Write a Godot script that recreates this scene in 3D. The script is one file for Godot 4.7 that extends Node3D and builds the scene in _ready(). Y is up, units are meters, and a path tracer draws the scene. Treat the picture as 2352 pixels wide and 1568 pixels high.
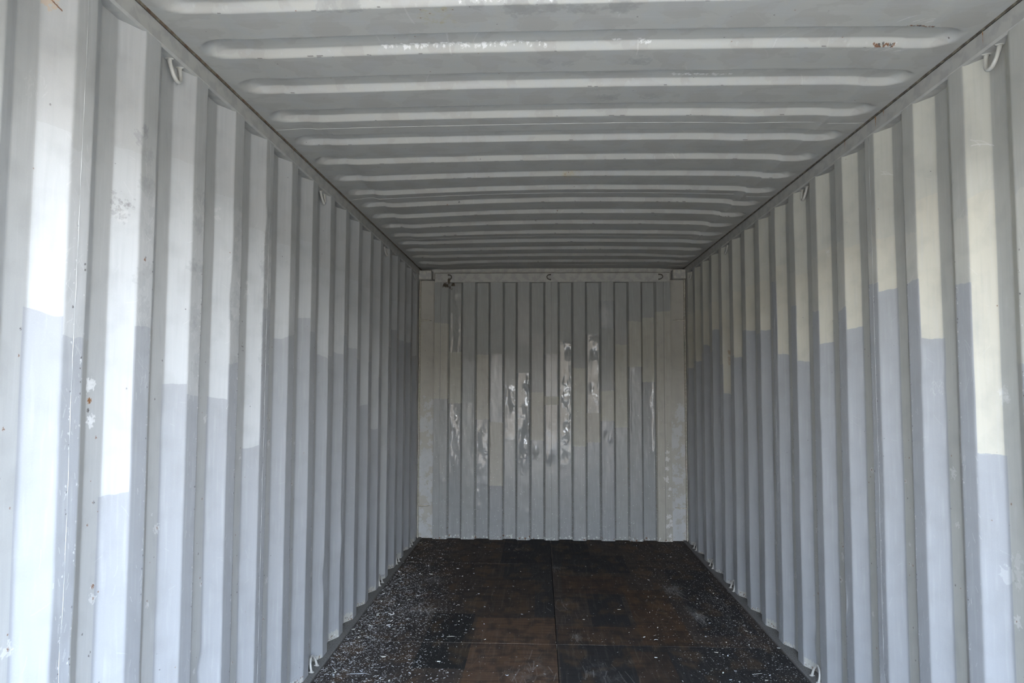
extends Node3D
# Inside of a used steel freight container, seen from its open door end.
# x: right, y: up, z: towards the open end; the closed end wall stands at z = 0, the floor at y = 0.

const HALF := 1.176        # crest plane of the side walls
const DEEP := 0.036        # depth of the side corrugation
const PITCH := 0.2763
const CREST := 0.072
const RAMP := 0.068
const RAIL_LOW := 2.3236
const RAIL_TOP := 2.3848
const ROOF := 2.388
const OPEN_Z := 5.88       # the door end

# base colours of the paints (linear values)
const OLD_GREY := Color(0.335, 0.332, 0.315)
const OLD_WARM := Color(0.445, 0.43, 0.375)
const OLD_PALE := Color(0.405, 0.408, 0.402)
const CREAM := Color(0.44, 0.414, 0.318)
const NEW_GREY := Color(0.302, 0.309, 0.313)
const DARK_GREY := Color(0.225, 0.23, 0.226)
const ROOF_GREY := Color(0.375, 0.367, 0.338)
const WHITE_CHIP := Color(0.62, 0.62, 0.60)
const RUST := Color(0.13, 0.055, 0.025)
const SOOT := Color(0.06, 0.055, 0.05)

var rng := RandomNumberGenerator.new()
var wob := FastNoiseLite.new()
var tiles := {}
var brushes := {}
var plain_mats := {}

func _ready():
	rng.seed = 20240
	wob.seed = 7
	wob.frequency = 1.0
	wob.fractal_octaves = 2
	# ---------------------------------------------------------------- camera
	var cam := Camera3D.new()
	cam.name = "camera"
	cam.fov = rad_to_deg(2.0 * atan(784.0 / 1568.0))
	cam.near = 0.02
	cam.far = 400.0
	cam.transform = Transform3D(Basis(Vector3.UP, 0.0415) * Basis(Vector3.RIGHT, 0.0608) * Basis(Vector3.BACK, 0.0029), Vector3(-0.0975, 1.367, 6.051))
	add_child(cam)
	cam.current = true
	# ---------------------------------------------------------------- sky, sun, exposure
	var sun := DirectionalLight3D.new()
	sun.name = "sun"
	sun.light_energy = 1.2
	sun.light_color = Color(1.0, 0.95, 0.88)
	sun.light_angular_distance = 0.6
	sun.shadow_enabled = true
	add_child(sun)
	sun.look_at_from_position(Vector3(-5.5, 5.0, -3.6), Vector3.ZERO)
	var sky_mat := ProceduralSkyMaterial.new()
	sky_mat.sky_top_color = Color(0.61, 0.715, 0.85)
	sky_mat.sky_horizon_color = Color(1.0, 0.985, 0.955)
	sky_mat.ground_bottom_color = Color(0.3, 0.3, 0.29)
	sky_mat.ground_horizon_color = Color(0.6, 0.61, 0.6)
	sky_mat.sky_curve = 0.20
	sky_mat.sun_angle_max = 40.0
	sky_mat.sun_curve = 0.3
	var sky := Sky.new()
	sky.sky_material = sky_mat
	var env := Environment.new()
	env.background_mode = Environment.BG_SKY
	env.sky = sky
	env.background_energy_multiplier = 1.0
	env.tonemap_mode = Environment.TONE_MAPPER_LINEAR
	env.tonemap_exposure = 43.5
	env.sdfgi_enabled = true
	env.ssao_enabled = true
	env.ssil_enabled = true
	var we := WorldEnvironment.new()
	we.name = "world"
	we.environment = env
	add_child(we)
	# ---------------------------------------------------------------- the shell
	make_ground()
	make_side_wall(-1)
	make_side_wall(1)
	make_back_wall()
	make_ceiling()
	make_floor()
	make_door_frame()
	# ---------------------------------------------------------------- fittings and litter
	make_rings()
	make_litter()
	make_corner_dirt()

# ==================================================================== helpers: nodes
func structure(called: String) -> Node3D:
	var o := Node3D.new()
	o.name = called
	o.set_meta("kind", "structure")
	add_child(o)
	return o

func part(mesh: Mesh, called: String, mat: Material, parent: Node) -> MeshInstance3D:
	var o := MeshInstance3D.new()
	o.mesh = mesh
	o.name = called
	o.material_override = mat
	parent.add_child(o, true)
	return o

func srgb(c: Color) -> Color:
	return c.linear_to_srgb()

func plain(key: String, c: Color, rough: float, metal := 0.0) -> StandardMaterial3D:
	if not plain_mats.has(key):
		var m := StandardMaterial3D.new()
		m.resource_name = key
		m.albedo_color = srgb(c)
		m.roughness = rough
		m.metallic = metal
		plain_mats[key] = m
	return plain_mats[key]

# paint with a fine blotchy grain, mapped in world space
func grained(key: String, a: Color, b: Color, rough: float, scale: float) -> StandardMaterial3D:
	if not plain_mats.has(key):
		var n := FastNoiseLite.new()
		n.seed = hash(key) % 1000
		n.frequency = 0.02
		n.fractal_octaves = 5
		var im := n.get_seamless_image(256, 256)
		var src := im.get_data()
		var out := PackedByteArray()
		out.resize(256 * 256 * 3)
		var sa := srgb(a)
		var sb := srgb(b)
		var lut := []
		for i in 256:
			var t := smoothstep(0.3, 0.7, i / 255.0)
			lut.append([int(255 * lerpf(sa.r, sb.r, t)), int(255 * lerpf(sa.g, sb.g, t)), int(255 * lerpf(sa.b, sb.b, t))])
		for i in 256 * 256:
			var l: Array = lut[src[i]]
			out[i * 3] = l[0]
			out[i * 3 + 1] = l[1]
			out[i * 3 + 2] = l[2]
		var m := StandardMaterial3D.new()
		m.resource_name = key
		m.albedo_texture = ImageTexture.create_from_image(Image.create_from_data(256, 256, false, Image.FORMAT_RGB8, out))
		m.uv1_triplanar = true
		m.uv1_world_triplanar = true
		m.uv1_scale = Vector3.ONE * scale
		m.roughness = rough
		plain_mats[key] = m
	return plain_mats[key]

# ==================================================================== helpers: meshes
func grid_mesh(pts: PackedVector3Array, uvs: PackedVector2Array, nu: int, nv: int, flip: bool) -> ArrayMesh:
	var st := SurfaceTool.new()
	st.begin(Mesh.PRIMITIVE_TRIANGLES)
	st.set_smooth_group(0)
	for i in pts.size():
		st.set_uv(uvs[i])
		st.add_vertex(pts[i])
	for j in nv - 1:
		for i in nu - 1:
			var a := j * nu + i
			var b := a + 1
			var c := a + nu
			var d := c + 1
			for q in ([a, c, b, b, c, d] if flip else [a, b, c, b, d, c]):
				st.add_index(q)
	st.generate_normals()
	return st.commit()

# a box with bevelled long edges, from lo to hi
func bevel_box(lo: Vector3, hi: Vector3, b: float) -> ArrayMesh:
	var st := SurfaceTool.new()
	st.begin(Mesh.PRIMITIVE_TRIANGLES)
	st.set_smooth_group(-1)
	var c := (lo + hi) * 0.5
	var h := (hi - lo) * 0.5
	b = minf(b, minf(h.x, minf(h.y, h.z)) * 0.9)
	var axes := [Vector3.RIGHT, Vector3.UP, Vector3.BACK]
	for ax in 3:
		for s in [-1.0, 1.0]:
			var n: Vector3 = axes[ax] * s
			var u: Vector3 = axes[(ax + 1) % 3]
			var v: Vector3 = axes[(ax + 2) % 3]
			var hn: float = h[ax]
			var hu: float = h[(ax + 1) % 3] - b
			var hv: float = h[(ax + 2) % 3] - b
			quad(st, c + n * hn - u * hu - v * hv, c + n * hn + u * hu - v * hv, c + n * hn + u * hu + v * hv, c + n * hn - u * hu + v * hv, n)
	for ax in 3:
		var w: Vector3 = axes[ax]
		var u: Vector3 = axes[(ax + 1) % 3]
		var v: Vector3 = axes[(ax + 2) % 3]
		var hw: float = h[ax] - b
		var hu: float = h[(ax + 1) % 3]
		var hv: float = h[(ax + 2) % 3]
		for su in [-1.0, 1.0]:
			for sv in [-1.0, 1.0]:
				var p: Vector3 = c + u * su * hu + v * sv * (hv - b)
				var q: Vector3 = c + u * su * (hu - b) + v * sv * hv
				quad(st, p - w * hw, p + w * hw, q + w * hw, q - w * hw, u * su + v * sv)
	for sx in [-1.0, 1.0]:
		for sy in [-1.0, 1.0]:
			for sz in [-1.0, 1.0]:
				var s := Vector3(sx, sy, sz)
				tri(st, c + s * Vector3(h.x, h.y - b, h.z - b), c + s * Vector3(h.x - b, h.y, h.z - b), c + s * Vector3(h.x - b, h.y - b, h.z), s)
	st.generate_normals()
	return st.commit()

func tri(st: SurfaceTool, a: Vector3, b: Vector3, c: Vector3, n: Vector3):
	if (b - a).cross(c - a).dot(n) > 0.0:
		var t := b
		b = c
		c = t
	for p in [a, b, c]:
		st.add_vertex(p)

func quad(st: SurfaceTool, a: Vector3, b: Vector3, c: Vector3, d: Vector3, n: Vector3):
	tri(st, a, b, c, n)
	tri(st, a, c, d, n)

func tube(path: PackedVector3Array, radii: PackedFloat32Array, sides: int) -> ArrayMesh:
	var st := SurfaceTool.new()
	st.begin(Mesh.PRIMITIVE_TRIANGLES)
	st.set_smooth_group(0)
	var n := path.size()
	var up := Vector3(0.31, 0.22, 0.92).normalized()
	for i in n:
		var t := (path[mini(i + 1, n - 1)] - path[maxi(i - 1, 0)]).normalized()
		var u := t.cross(up).normalized()
		var v := u.cross(t).normalized()
		up = v
		for k in sides:
			var a := TAU * k / sides
			st.add_vertex(path[i] + (u * cos(a) + v * sin(a)) * radii[i])
	for i in n - 1:
		for k in sides:
			var a := i * sides + k
			var b := i * sides + (k + 1) % sides
			var c := a + sides
			var d := b + sides
			for q in [a, b, c, b, d, c]:
				st.add_index(q)
	for k in range(1, sides - 1):
		for q in [0, k + 1, k]:
			st.add_index(q)
		var e := (n - 1) * sides
		for q in [e, e + k, e + k + 1]:
			st.add_index(q)
	st.generate_normals()
	return st.commit()

# ==================================================================== helpers: computed textures
# seamless tile: colour with an alpha that follows noise between lo and hi
func tile(key: String, size: int, freq: float, seed_: int, lo: float, hi: float, col: Color, most: float, octaves := 3, stretch := Vector2i(1, 1)) -> Image:
	if tiles.has(key):
		return tiles[key]
	var n := FastNoiseLite.new()
	n.seed = seed_
	n.frequency = freq
	n.fractal_octaves = octaves
	var im := n.get_seamless_image(size / stretch.x, size / stretch.y)
	if stretch != Vector2i(1, 1):
		im.resize(size, size, Image.INTERPOLATE_BILINEAR)
	var src := im.get_data()
	var out := PackedByteArray()
	out.resize(size * size * 4)
	var s := srgb(col)
	var r := int(s.r * 255)
	var g := int(s.g * 255)
	var b := int(s.b * 255)
	var lut := PackedByteArray()
	for i in 256:
		lut.append(int(255 * most * clampf((i / 255.0 - lo) / (hi - lo), 0.0, 1.0)))
	var k := 0
	for i in size * size:
		out[k] = r
		out[k + 1] = g
		out[k + 2] = b
		out[k + 3] = lut[src[i]]
		k += 4
	tiles[key] = Image.create_from_data(size, size, false, Image.FORMAT_RGBA8, out)
	return tiles[key]

func lay(img: Image, t: Image, r: Rect2i, shift := Vector2i.ZERO):
	# tiles t over the rectangle r
	var sz := t.get_size()
	var y := r.position.y
	while y < r.end.y:
		var oy := posmod(y + shift.y, sz.y)
		var h := mini(sz.y - oy, r.end.y - y)
		var x := r.position.x
		while x < r.end.x:
			var ox := posmod(x + shift.x, sz.x)
			var w := mini(sz.x - ox, r.end.x - x)
			img.blend_rect(t, Rect2i(ox, oy, w, h), Vector2i(x, y))
			x += w
		y += h

# small irregular blob of one colour
func blob(size: int, variant: int, col: Color, most := 1.0, cover := 0.5) -> Image:
	var key := "%d_%d_%s_%f_%f" % [size, variant, col.to_html(), most, cover]
	if brushes.has(key):
		return brushes[key]
	var n := FastNoiseLite.new()
	n.seed = variant * 37 + size
	n.frequency = 2.6 / size
	n.fractal_octaves = 3
	var im := Image.create(size, size, false, Image.FORMAT_RGBA8)
	var s := srgb(col)
	for y in size:
		for x in size:
			var d := Vector2((x + 0.5) / size * 2.0 - 1.0, (y + 0.5) / size * 2.0 - 1.0).length()
			var v := n.get_noise_2d(x, y) * 0.9 + cover * 2.0 - d * 1.15
			im.set_pixel(x, y, Color(s.r, s.g, s.b, most * smoothstep(0.0, 0.18 if size > 12 else 0.5, v)))
	brushes[key] = im
	return im

func dot(img: Image, x: float, y: float, size: int, col: Color, most := 1.0, cover := 0.5):
	var b := blob(maxi(size, 2), rng.randi() % 5, col, most, cover)
	img.blend_rect(b, Rect2i(0, 0, b.get_width(), b.get_height()), Vector2i(int(x - size * 0.5), int(y - size * 0.5)))

func scratch(img: Image, x: float, y: float, length: float, angle: float, curve: float, width: int, col: Color, most: float):
	var b := blob(maxi(width, 2), 1, col, most, 0.62)
	var p := Vector2(x, y)
	var step := maxf(1.0, width * 0.45)
	var n := int(length / step)
	for i in n:
		img.blend_rect(b, Rect2i(0, 0, b.get_width(), b.get_height()), Vector2i(p))
		p += Vector2.from_angle(angle) * step
		angle += curve * step / maxf(length, 1.0)

# coat of paint: columns x0..x1, between two ragged edges
func coat(img: Image, x0: int, x1: int, y0: float, y1: float, col: Color, rag: float, freq: float, tilt := 0.0):
	var w := img.get_width()
	var h := img.get_height()
	var s := srgb(col)
	var ph := rng.randf() * 1000.0
	for x in range(maxi(x0, 0), mini(x1, w)):
		var t := (x - x0) / maxf(1.0, x1 - x0) - 0.5
		var a := int(y0 + wob.get_noise_2d(x * freq, ph) * rag + tilt * t)
		var b := int(y1 + wob.get_noise_2d(x * freq, ph + 50.0) * rag * 0.6)
		a = clampi(a, 0, h)
		b = clampi(b, 0, h)
		if b > a:
			img.fill_rect(Rect2i(x, a, 1, b - a), s)

func painted(img: Image, rough_img: Image, called: String) -> StandardMaterial3D:
	var m := StandardMaterial3D.new()
	m.resource_name = called
	m.albedo_texture = ImageTexture.create_from_image(img)
	m.roughness = 1.0
	m.roughness_texture = ImageTexture.create_from_image(rough_img)
	m.roughness_texture_channel = BaseMaterial3D.TEXTURE_CHANNEL_GREEN
	m.texture_repeat = false
	return m

func grey(v: float) -> Color:
	# roughness images hold plain numbers; srgb() in the coat is undone here
	return Color(v, v, v).srgb_to_linear()

# ==================================================================== ground outside
func make_ground():
	var g := structure("ground")
	part(bevel_box(Vector3(-60, -0.5, -60), Vector3(60, -0.17, 60), 0.01), "yard_slab", grained("yard gravel", Color(0.10, 0.094, 0.082), Color(0.15, 0.141, 0.125), 0.95, 1.5), g)
	part(bevel_box(Vector3(-6.0, -0.19, 5.2), Vector3(2.2, -0.162, 8.2), 0.01), "added_bounce_slab", grained("apron concrete", Color(0.27, 0.25, 0.215), Color(0.33, 0.308, 0.268), 0.9, 0.8), g)  # unseen pale slab, added to bounce light up to the roof
	# unseen dark boxes, added to cut light from the sky near the horizon
	var y := structure("added_yard_blockers")
	var blocker_mat := grained("yard wall", Color(0.05, 0.046, 0.038), Color(0.08, 0.072, 0.06), 0.9, 0.7)
	part(bevel_box(Vector3(-30, -0.17, 15.0), Vector3(30, 3.3, 15.3), 0.02), "added_front_blocker", blocker_mat, y)
	part(bevel_box(Vector3(7.0, -0.17, 2.0), Vector3(13.0, 3.0, 15.0), 0.02), "added_side_blocker", blocker_mat, y)

# ==================================================================== side walls
const LEFT_CREST := 4.553
const RIGHT_CREST := 3.986
# height of the edge of the newer grey paint, corrugation by corrugation from the door end
const LEFT_RAMP_PAINT := [1.40, 1.62, 1.35, 1.50, 1.519, 1.077, 1.363, 1.312, 1.12, 1.553, 1.665, 1.501, 1.526, 1.566, 1.227, 1.059, 0.04, 1.76, 1.70, 1.70, 1.6, 1.6]
const LEFT_CREST_PAINT := [1.45, 1.50, 1.38, 1.50, 1.468, 1.515, 1.327, 1.433, 1.652, 1.572, 1.608, 1.504, 1.624, 1.50, 1.50, 1.40, 1.62, 1.70, 1.68, 1.70, 1.6, 1.6]
const RIGHT_RAMP_PAINT := [1.40, 1.50, 1.30, 1.45, 1.36, 1.35, 1.168, 1.518, 1.714, 1.597, 1.55, 1.479, 1.524, 1.672, 1.691, 1.54, 1.297, 1.762, 1.663, 1.547, 1.50, 1.5, 1.5]
const RIGHT_CREST_PAINT := [1.50, 1.60, 1.50, 1.40, 1.55, 1.422, 1.67, 1.717, 1.751, 1.683, 1.703, 1.76, 1.923, 1.658, 1.703, 1.552, 1.50, 1.60, 1.60, 1.55, 1.5, 1.5, 1.5]

# the folded profile from z_from down to z_to: [z, depth] points with rounded bends, and the arc position of each face
func profile(first: float, z_from: float, z_to: float) -> Dictionary:
	var raw: Array[Vector2] = []
	var kinds: Array = []   # kind of the face that follows each raw point
	var k0 := int(floor((first - z_from) / PITCH)) - 1
	for k in range(k0, k0 + 8):
		var z := first - k * PITCH
		raw.append(Vector2(z, 0)); kinds.append(["crest", k])
		raw.append(Vector2(z - CREST, 0)); kinds.append(["back", k])
		raw.append(Vector2(z - CREST - RAMP, DEEP)); kinds.append(["recess", k])
		raw.append(Vector2(z - PITCH + RAMP, DEEP)); kinds.append(["ramp", k + 1])
	var cut: Array[Vector2] = []
	var cut_kinds: Array = []
	for i in raw.size() - 1:
		var a := raw[i]
		var b := raw[i + 1]
		if b.x >= z_from or a.x <= z_to:
			continue
		if a.x > z_from:
			a = a.lerp(b, (a.x - z_from) / (a.x - b.x))
		cut.append(a)
		cut_kinds.append(kinds[i])
		if b.x <= z_to:
			cut.append(raw[i].lerp(b, (raw[i].x - z_to) / (raw[i].x - b.x)))
			break
	var pts: Array[Vector2] = [cut[0]]
	var arc: Array[float] = [0.0]
	var faces := []
	var s := 0.0
	for i in range(1, cut.size()):
		var seg := cut[i] - cut[i - 1]
		faces.append([cut_kinds[i - 1][0], cut_kinds[i - 1][1], s, s + seg.length()])
		var r := 0.0055
		if i < cut.size() - 1:
			var nxt := cut[i + 1] - cut[i]
			var p0 := cut[i] - seg.normalized() * minf(r, seg.length() * 0.45)
			var p2 := cut[i] + nxt.normalized() * minf(r, nxt.length() * 0.45)
			var ra := minf(r, seg.length() * 0.45)
			var rb := minf(r, nxt.length() * 0.45)
			pts.append(cut[i] - seg.normalized() * (ra + 0.0025))
			arc.append(s + seg.length() - ra - 0.0025)
			for q in 5:
				var t := q / 4.0
				pts.append(p0.lerp(cut[i], t).lerp(cut[i].lerp(p2, t), t))
				arc.append(s + seg.length() + lerpf(-ra, rb, t))
			pts.append(cut[i] + nxt.normalized() * (rb + 0.0025))
			arc.append(s + seg.length() + rb + 0.0025)
		else:
			pts.append(cut[i])
			arc.append(s + seg.length())
		s += seg.length()
	return {"pts": pts, "arc": arc, "faces": faces, "length": s}

# dents in the side sheets: [side, z, y, radius along z, radius along y, depth towards the inside]
const SIDE_DENTS := [
	[-1, 4.50, 0.74, 0.05, 0.10, -0.006], [-1, 3.80, 0.42, 0.035, 0.05, -0.010], [-1, 3.76, 0.47, 0.02, 0.06, 0.008],
	[-1, 2.62, 0.40, 0.03, 0.07, -0.008], [-1, 2.33, 0.52, 0.03, 0.08, 0.006], [-1, 3.44, 2.02, 0.05, 0.06, 0.005],
	[-1, 3.72, 1.66, 0.03, 0.09, -0.006], [-1, 4.23, 1.98, 0.05, 0.06, -0.004],
	[1, 3.10, 0.46, 0.02, 0.06, -0.010], [1, 3.39, 0.22, 0.02, 0.07, -0.010], [1, 3.75, 1.36, 0.05, 0.06, 0.005],
	[1, 2.90, 1.25, 0.05, 0.08, 0.004], [1, 2.68, 0.14, 0.03, 0.06, 0.006], [1, 1.4, 0.25, 0.03, 0.08, 0.006], [1, 0.95, 1.0, 0.04, 0.1, 0.004]]

func side_bulge(side: int, z: float, y: float) -> float:
	var d := 0.0022 * wob.get_noise_3d(z * 1.1, y * 0.9, side * 9.0) + 0.0012 * wob.get_noise_3d(z * 5.0, y * 2.3, 40.0 + side * 9.0)
	d *= smoothstep(0.0, 0.12, y) * smoothstep(0.0, 0.1, RAIL_LOW - y)
	for e in SIDE_DENTS:
		if e[0] == side:
			var q: float = pow((z - e[1]) / e[3], 2.0) + pow((y - e[2]) / e[4], 2.0)
			if q < 4.0:
				d += e[5] * exp(-q * 1.4)
	return d

func make_side_wall(side: int):
	var left := side < 0
	var wall := structure("wall_left" if left else "wall_right")
	var first := LEFT_CREST if left else RIGHT_CREST
	var weld0 := (4.553 if left else 3.986 + 2.0 * PITCH) - CREST * 0.5
	var cuts := [OPEN_Z, weld0 + 4.0 * PITCH, weld0, weld0 - 4.0 * PITCH, weld0 - 8.0 * PITCH, weld0 - 12.0 * PITCH, -0.05]
	if cuts[5] < 0.2:
		cuts.remove_at(5)
	var sizes := [Vector2i(128, 256), Vector2i(1024, 2048), Vector2i(1024, 2048), Vector2i(1024, 2048), Vector2i(512, 1024), Vector2i(512, 1024)]
	for i in cuts.size() - 1:
		side_sheet(wall, side, first, cuts[i], cuts[i + 1], sizes[i])
		if i > 0:
			# the weld that joins two sheets, halfway across a crest
			var path := PackedVector3Array()
			var radii := PackedFloat32Array()
			for q in 60:
				var y := lerpf(0.01, RAIL_LOW - 0.002, q / 59.0)
				path.append(Vector3(side * (HALF - side_bulge(side, cuts[i], y) + 0.0006), y, cuts[i] + 0.0006 * sin(q * 2.3)))
				radii.append(0.0012 + 0.0004 * sin(q * 1.7 + i))
			part(tube(path, radii, 5), "weld_bead", plain("weld paint", Color(0.36, 0.365, 0.36), 0.45), wall)
	# rails
	var rail_mat := grained("rail paint", ROOF_GREY, Color(0.315, 0.31, 0.292), 0.5, 3.0)
	var x0 := side * (HALF - 0.002)
	var x1 := side * (HALF + 0.062)
	part(bevel_box(Vector3(minf(x0, x1), RAIL_LOW, -0.06), Vector3(maxf(x0, x1), RAIL_TOP, OPEN_Z), 0.006), "top_rail", rail_mat, wall)
	part(rail_seam(side), "rail_sealant", grained("rusty sealant" if left else "old sealant", Color(0.085, 0.05, 0.03) if left else Color(0.05, 0.042, 0.034), Color(0.15, 0.135, 0.10), 0.9, 5.0), wall)
	x0 = side * 1.146
	x1 = side * (HALF + 0.062)
	var low_mat := grained("dusty rail paint", Color(0.135, 0.128, 0.118), Color(0.075, 0.07, 0.063), 0.9, 22.0)
	part(bevel_box(Vector3(minf(x0, x1), -0.16, -0.06), Vector3(maxf(x0, x1), 0.007, OPEN_Z), 0.003), "bottom_rail", low_mat, wall)
	# rust that creeps along the roof seam
	var drips := [[3.46, 0.05, 0.006], [3.52, 0.03, 0.003], [3.20, 0.055, 0.0025], [4.09, 0.05, 0.0025]] if not left else [[3.17, 0.03, 0.003], [3.02, 0.022, 0.003], [2.86, 0.018, 0.002]]
	for d in drips:
		var st := SurfaceTool.new()
		st.begin(Mesh.PRIMITIVE_TRIANGLES)
		var x: float = side * (HALF - 0.0026)
		quad(st, Vector3(x, RAIL_TOP - 0.004, d[0] - d[2]), Vector3(x, RAIL_TOP - 0.004, d[0] + d[2]), Vector3(x, RAIL_TOP - d[1] * 0.5, d[0] + d[2] * 0.35), Vector3(x, RAIL_TOP - d[1] * 0.5, d[0] - d[2] * 0.35), Vector3(-side, 0, 0))
		tri(st, Vector3(x, RAIL_TOP - d[1] * 0.5, d[0] - d[2] * 0.35), Vector3(x, RAIL_TOP - d[1] * 0.5, d[0] + d[2] * 0.35), Vector3(x, RAIL_TOP - d[1], d[0]), Vector3(-side, 0, 0))
		st.generate_normals()
		part(st.commit(), "rust_run", grained("rust run", Color(0.30, 0.13, 0.04), Color(0.36, 0.27, 0.17), 0.9, 20.0), wall)

func rail_seam(side: int) -> ArrayMesh:
	var pts := PackedVector3Array()
	var uvs := PackedVector2Array()
	var n := 160
	for j in n:
		var z := lerpf(-0.05, OPEN_Z, j / (n - 1.0))
		var w := (0.0040 if side < 0 else 0.0022) + 0.0014 * wob.get_noise_2d(z * 9.0, side * 30.0)
		for i in 3:
			pts.append(Vector3(side * (HALF - 0.0022 - w * (i * 0.5)), [RAIL_TOP - 0.0035, RAIL_TOP + 0.001, ROOF + 0.0005][i], z))
			uvs.append(Vector2(i, j))
	return grid_mesh(pts, uvs, 3, n, side > 0)

func side_sheet(wall: Node3D, side: int, first: float, z_from: float, z_to: float, size: Vector2i):
	var pr := profile(first, z_from, z_to)
	var pts: Array[Vector2] = pr.pts
	var arc: Array[float] = pr.arc
	var rows := 90 if size.x >= 512 else 4
	var vs := PackedVector3Array()
	var uvs := PackedVector2Array()
	for j in rows:
		var y := lerpf(0.0, RAIL_LOW + 0.004, j / (rows - 1.0))
		for i in pts.size():
			vs.append(Vector3(side * (HALF + pts[i].y - side_bulge(side, pts[i].x, y)), y, pts[i].x))
			uvs.append(Vector2(arc[i] / pr.length, 1.0 - y / RAIL_LOW))
	var mesh := grid_mesh(vs, uvs, pts.size(), rows, side > 0)
	# the outer skin, a sheet's thickness behind
	var ov := PackedVector3Array()
	var ou := PackedVector2Array()
	for j in 2:
		for i in pts.size():
			ov.append(Vector3(side * (HALF + pts[i].y + 0.012), [0.0, RAIL_LOW + 0.004][j], pts[i].x))
			ou.append(Vector2(0, 0))
	var sheet := part(mesh, "corrugated_sheet", side_paint(side, pr, size, z_from, z_to), wall)
	part(grid_mesh(ov, ou, pts.size(), 2, side < 0), "outer_skin", plain("outer paint", Color(0.25, 0.26, 0.27), 0.6), sheet)

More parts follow.
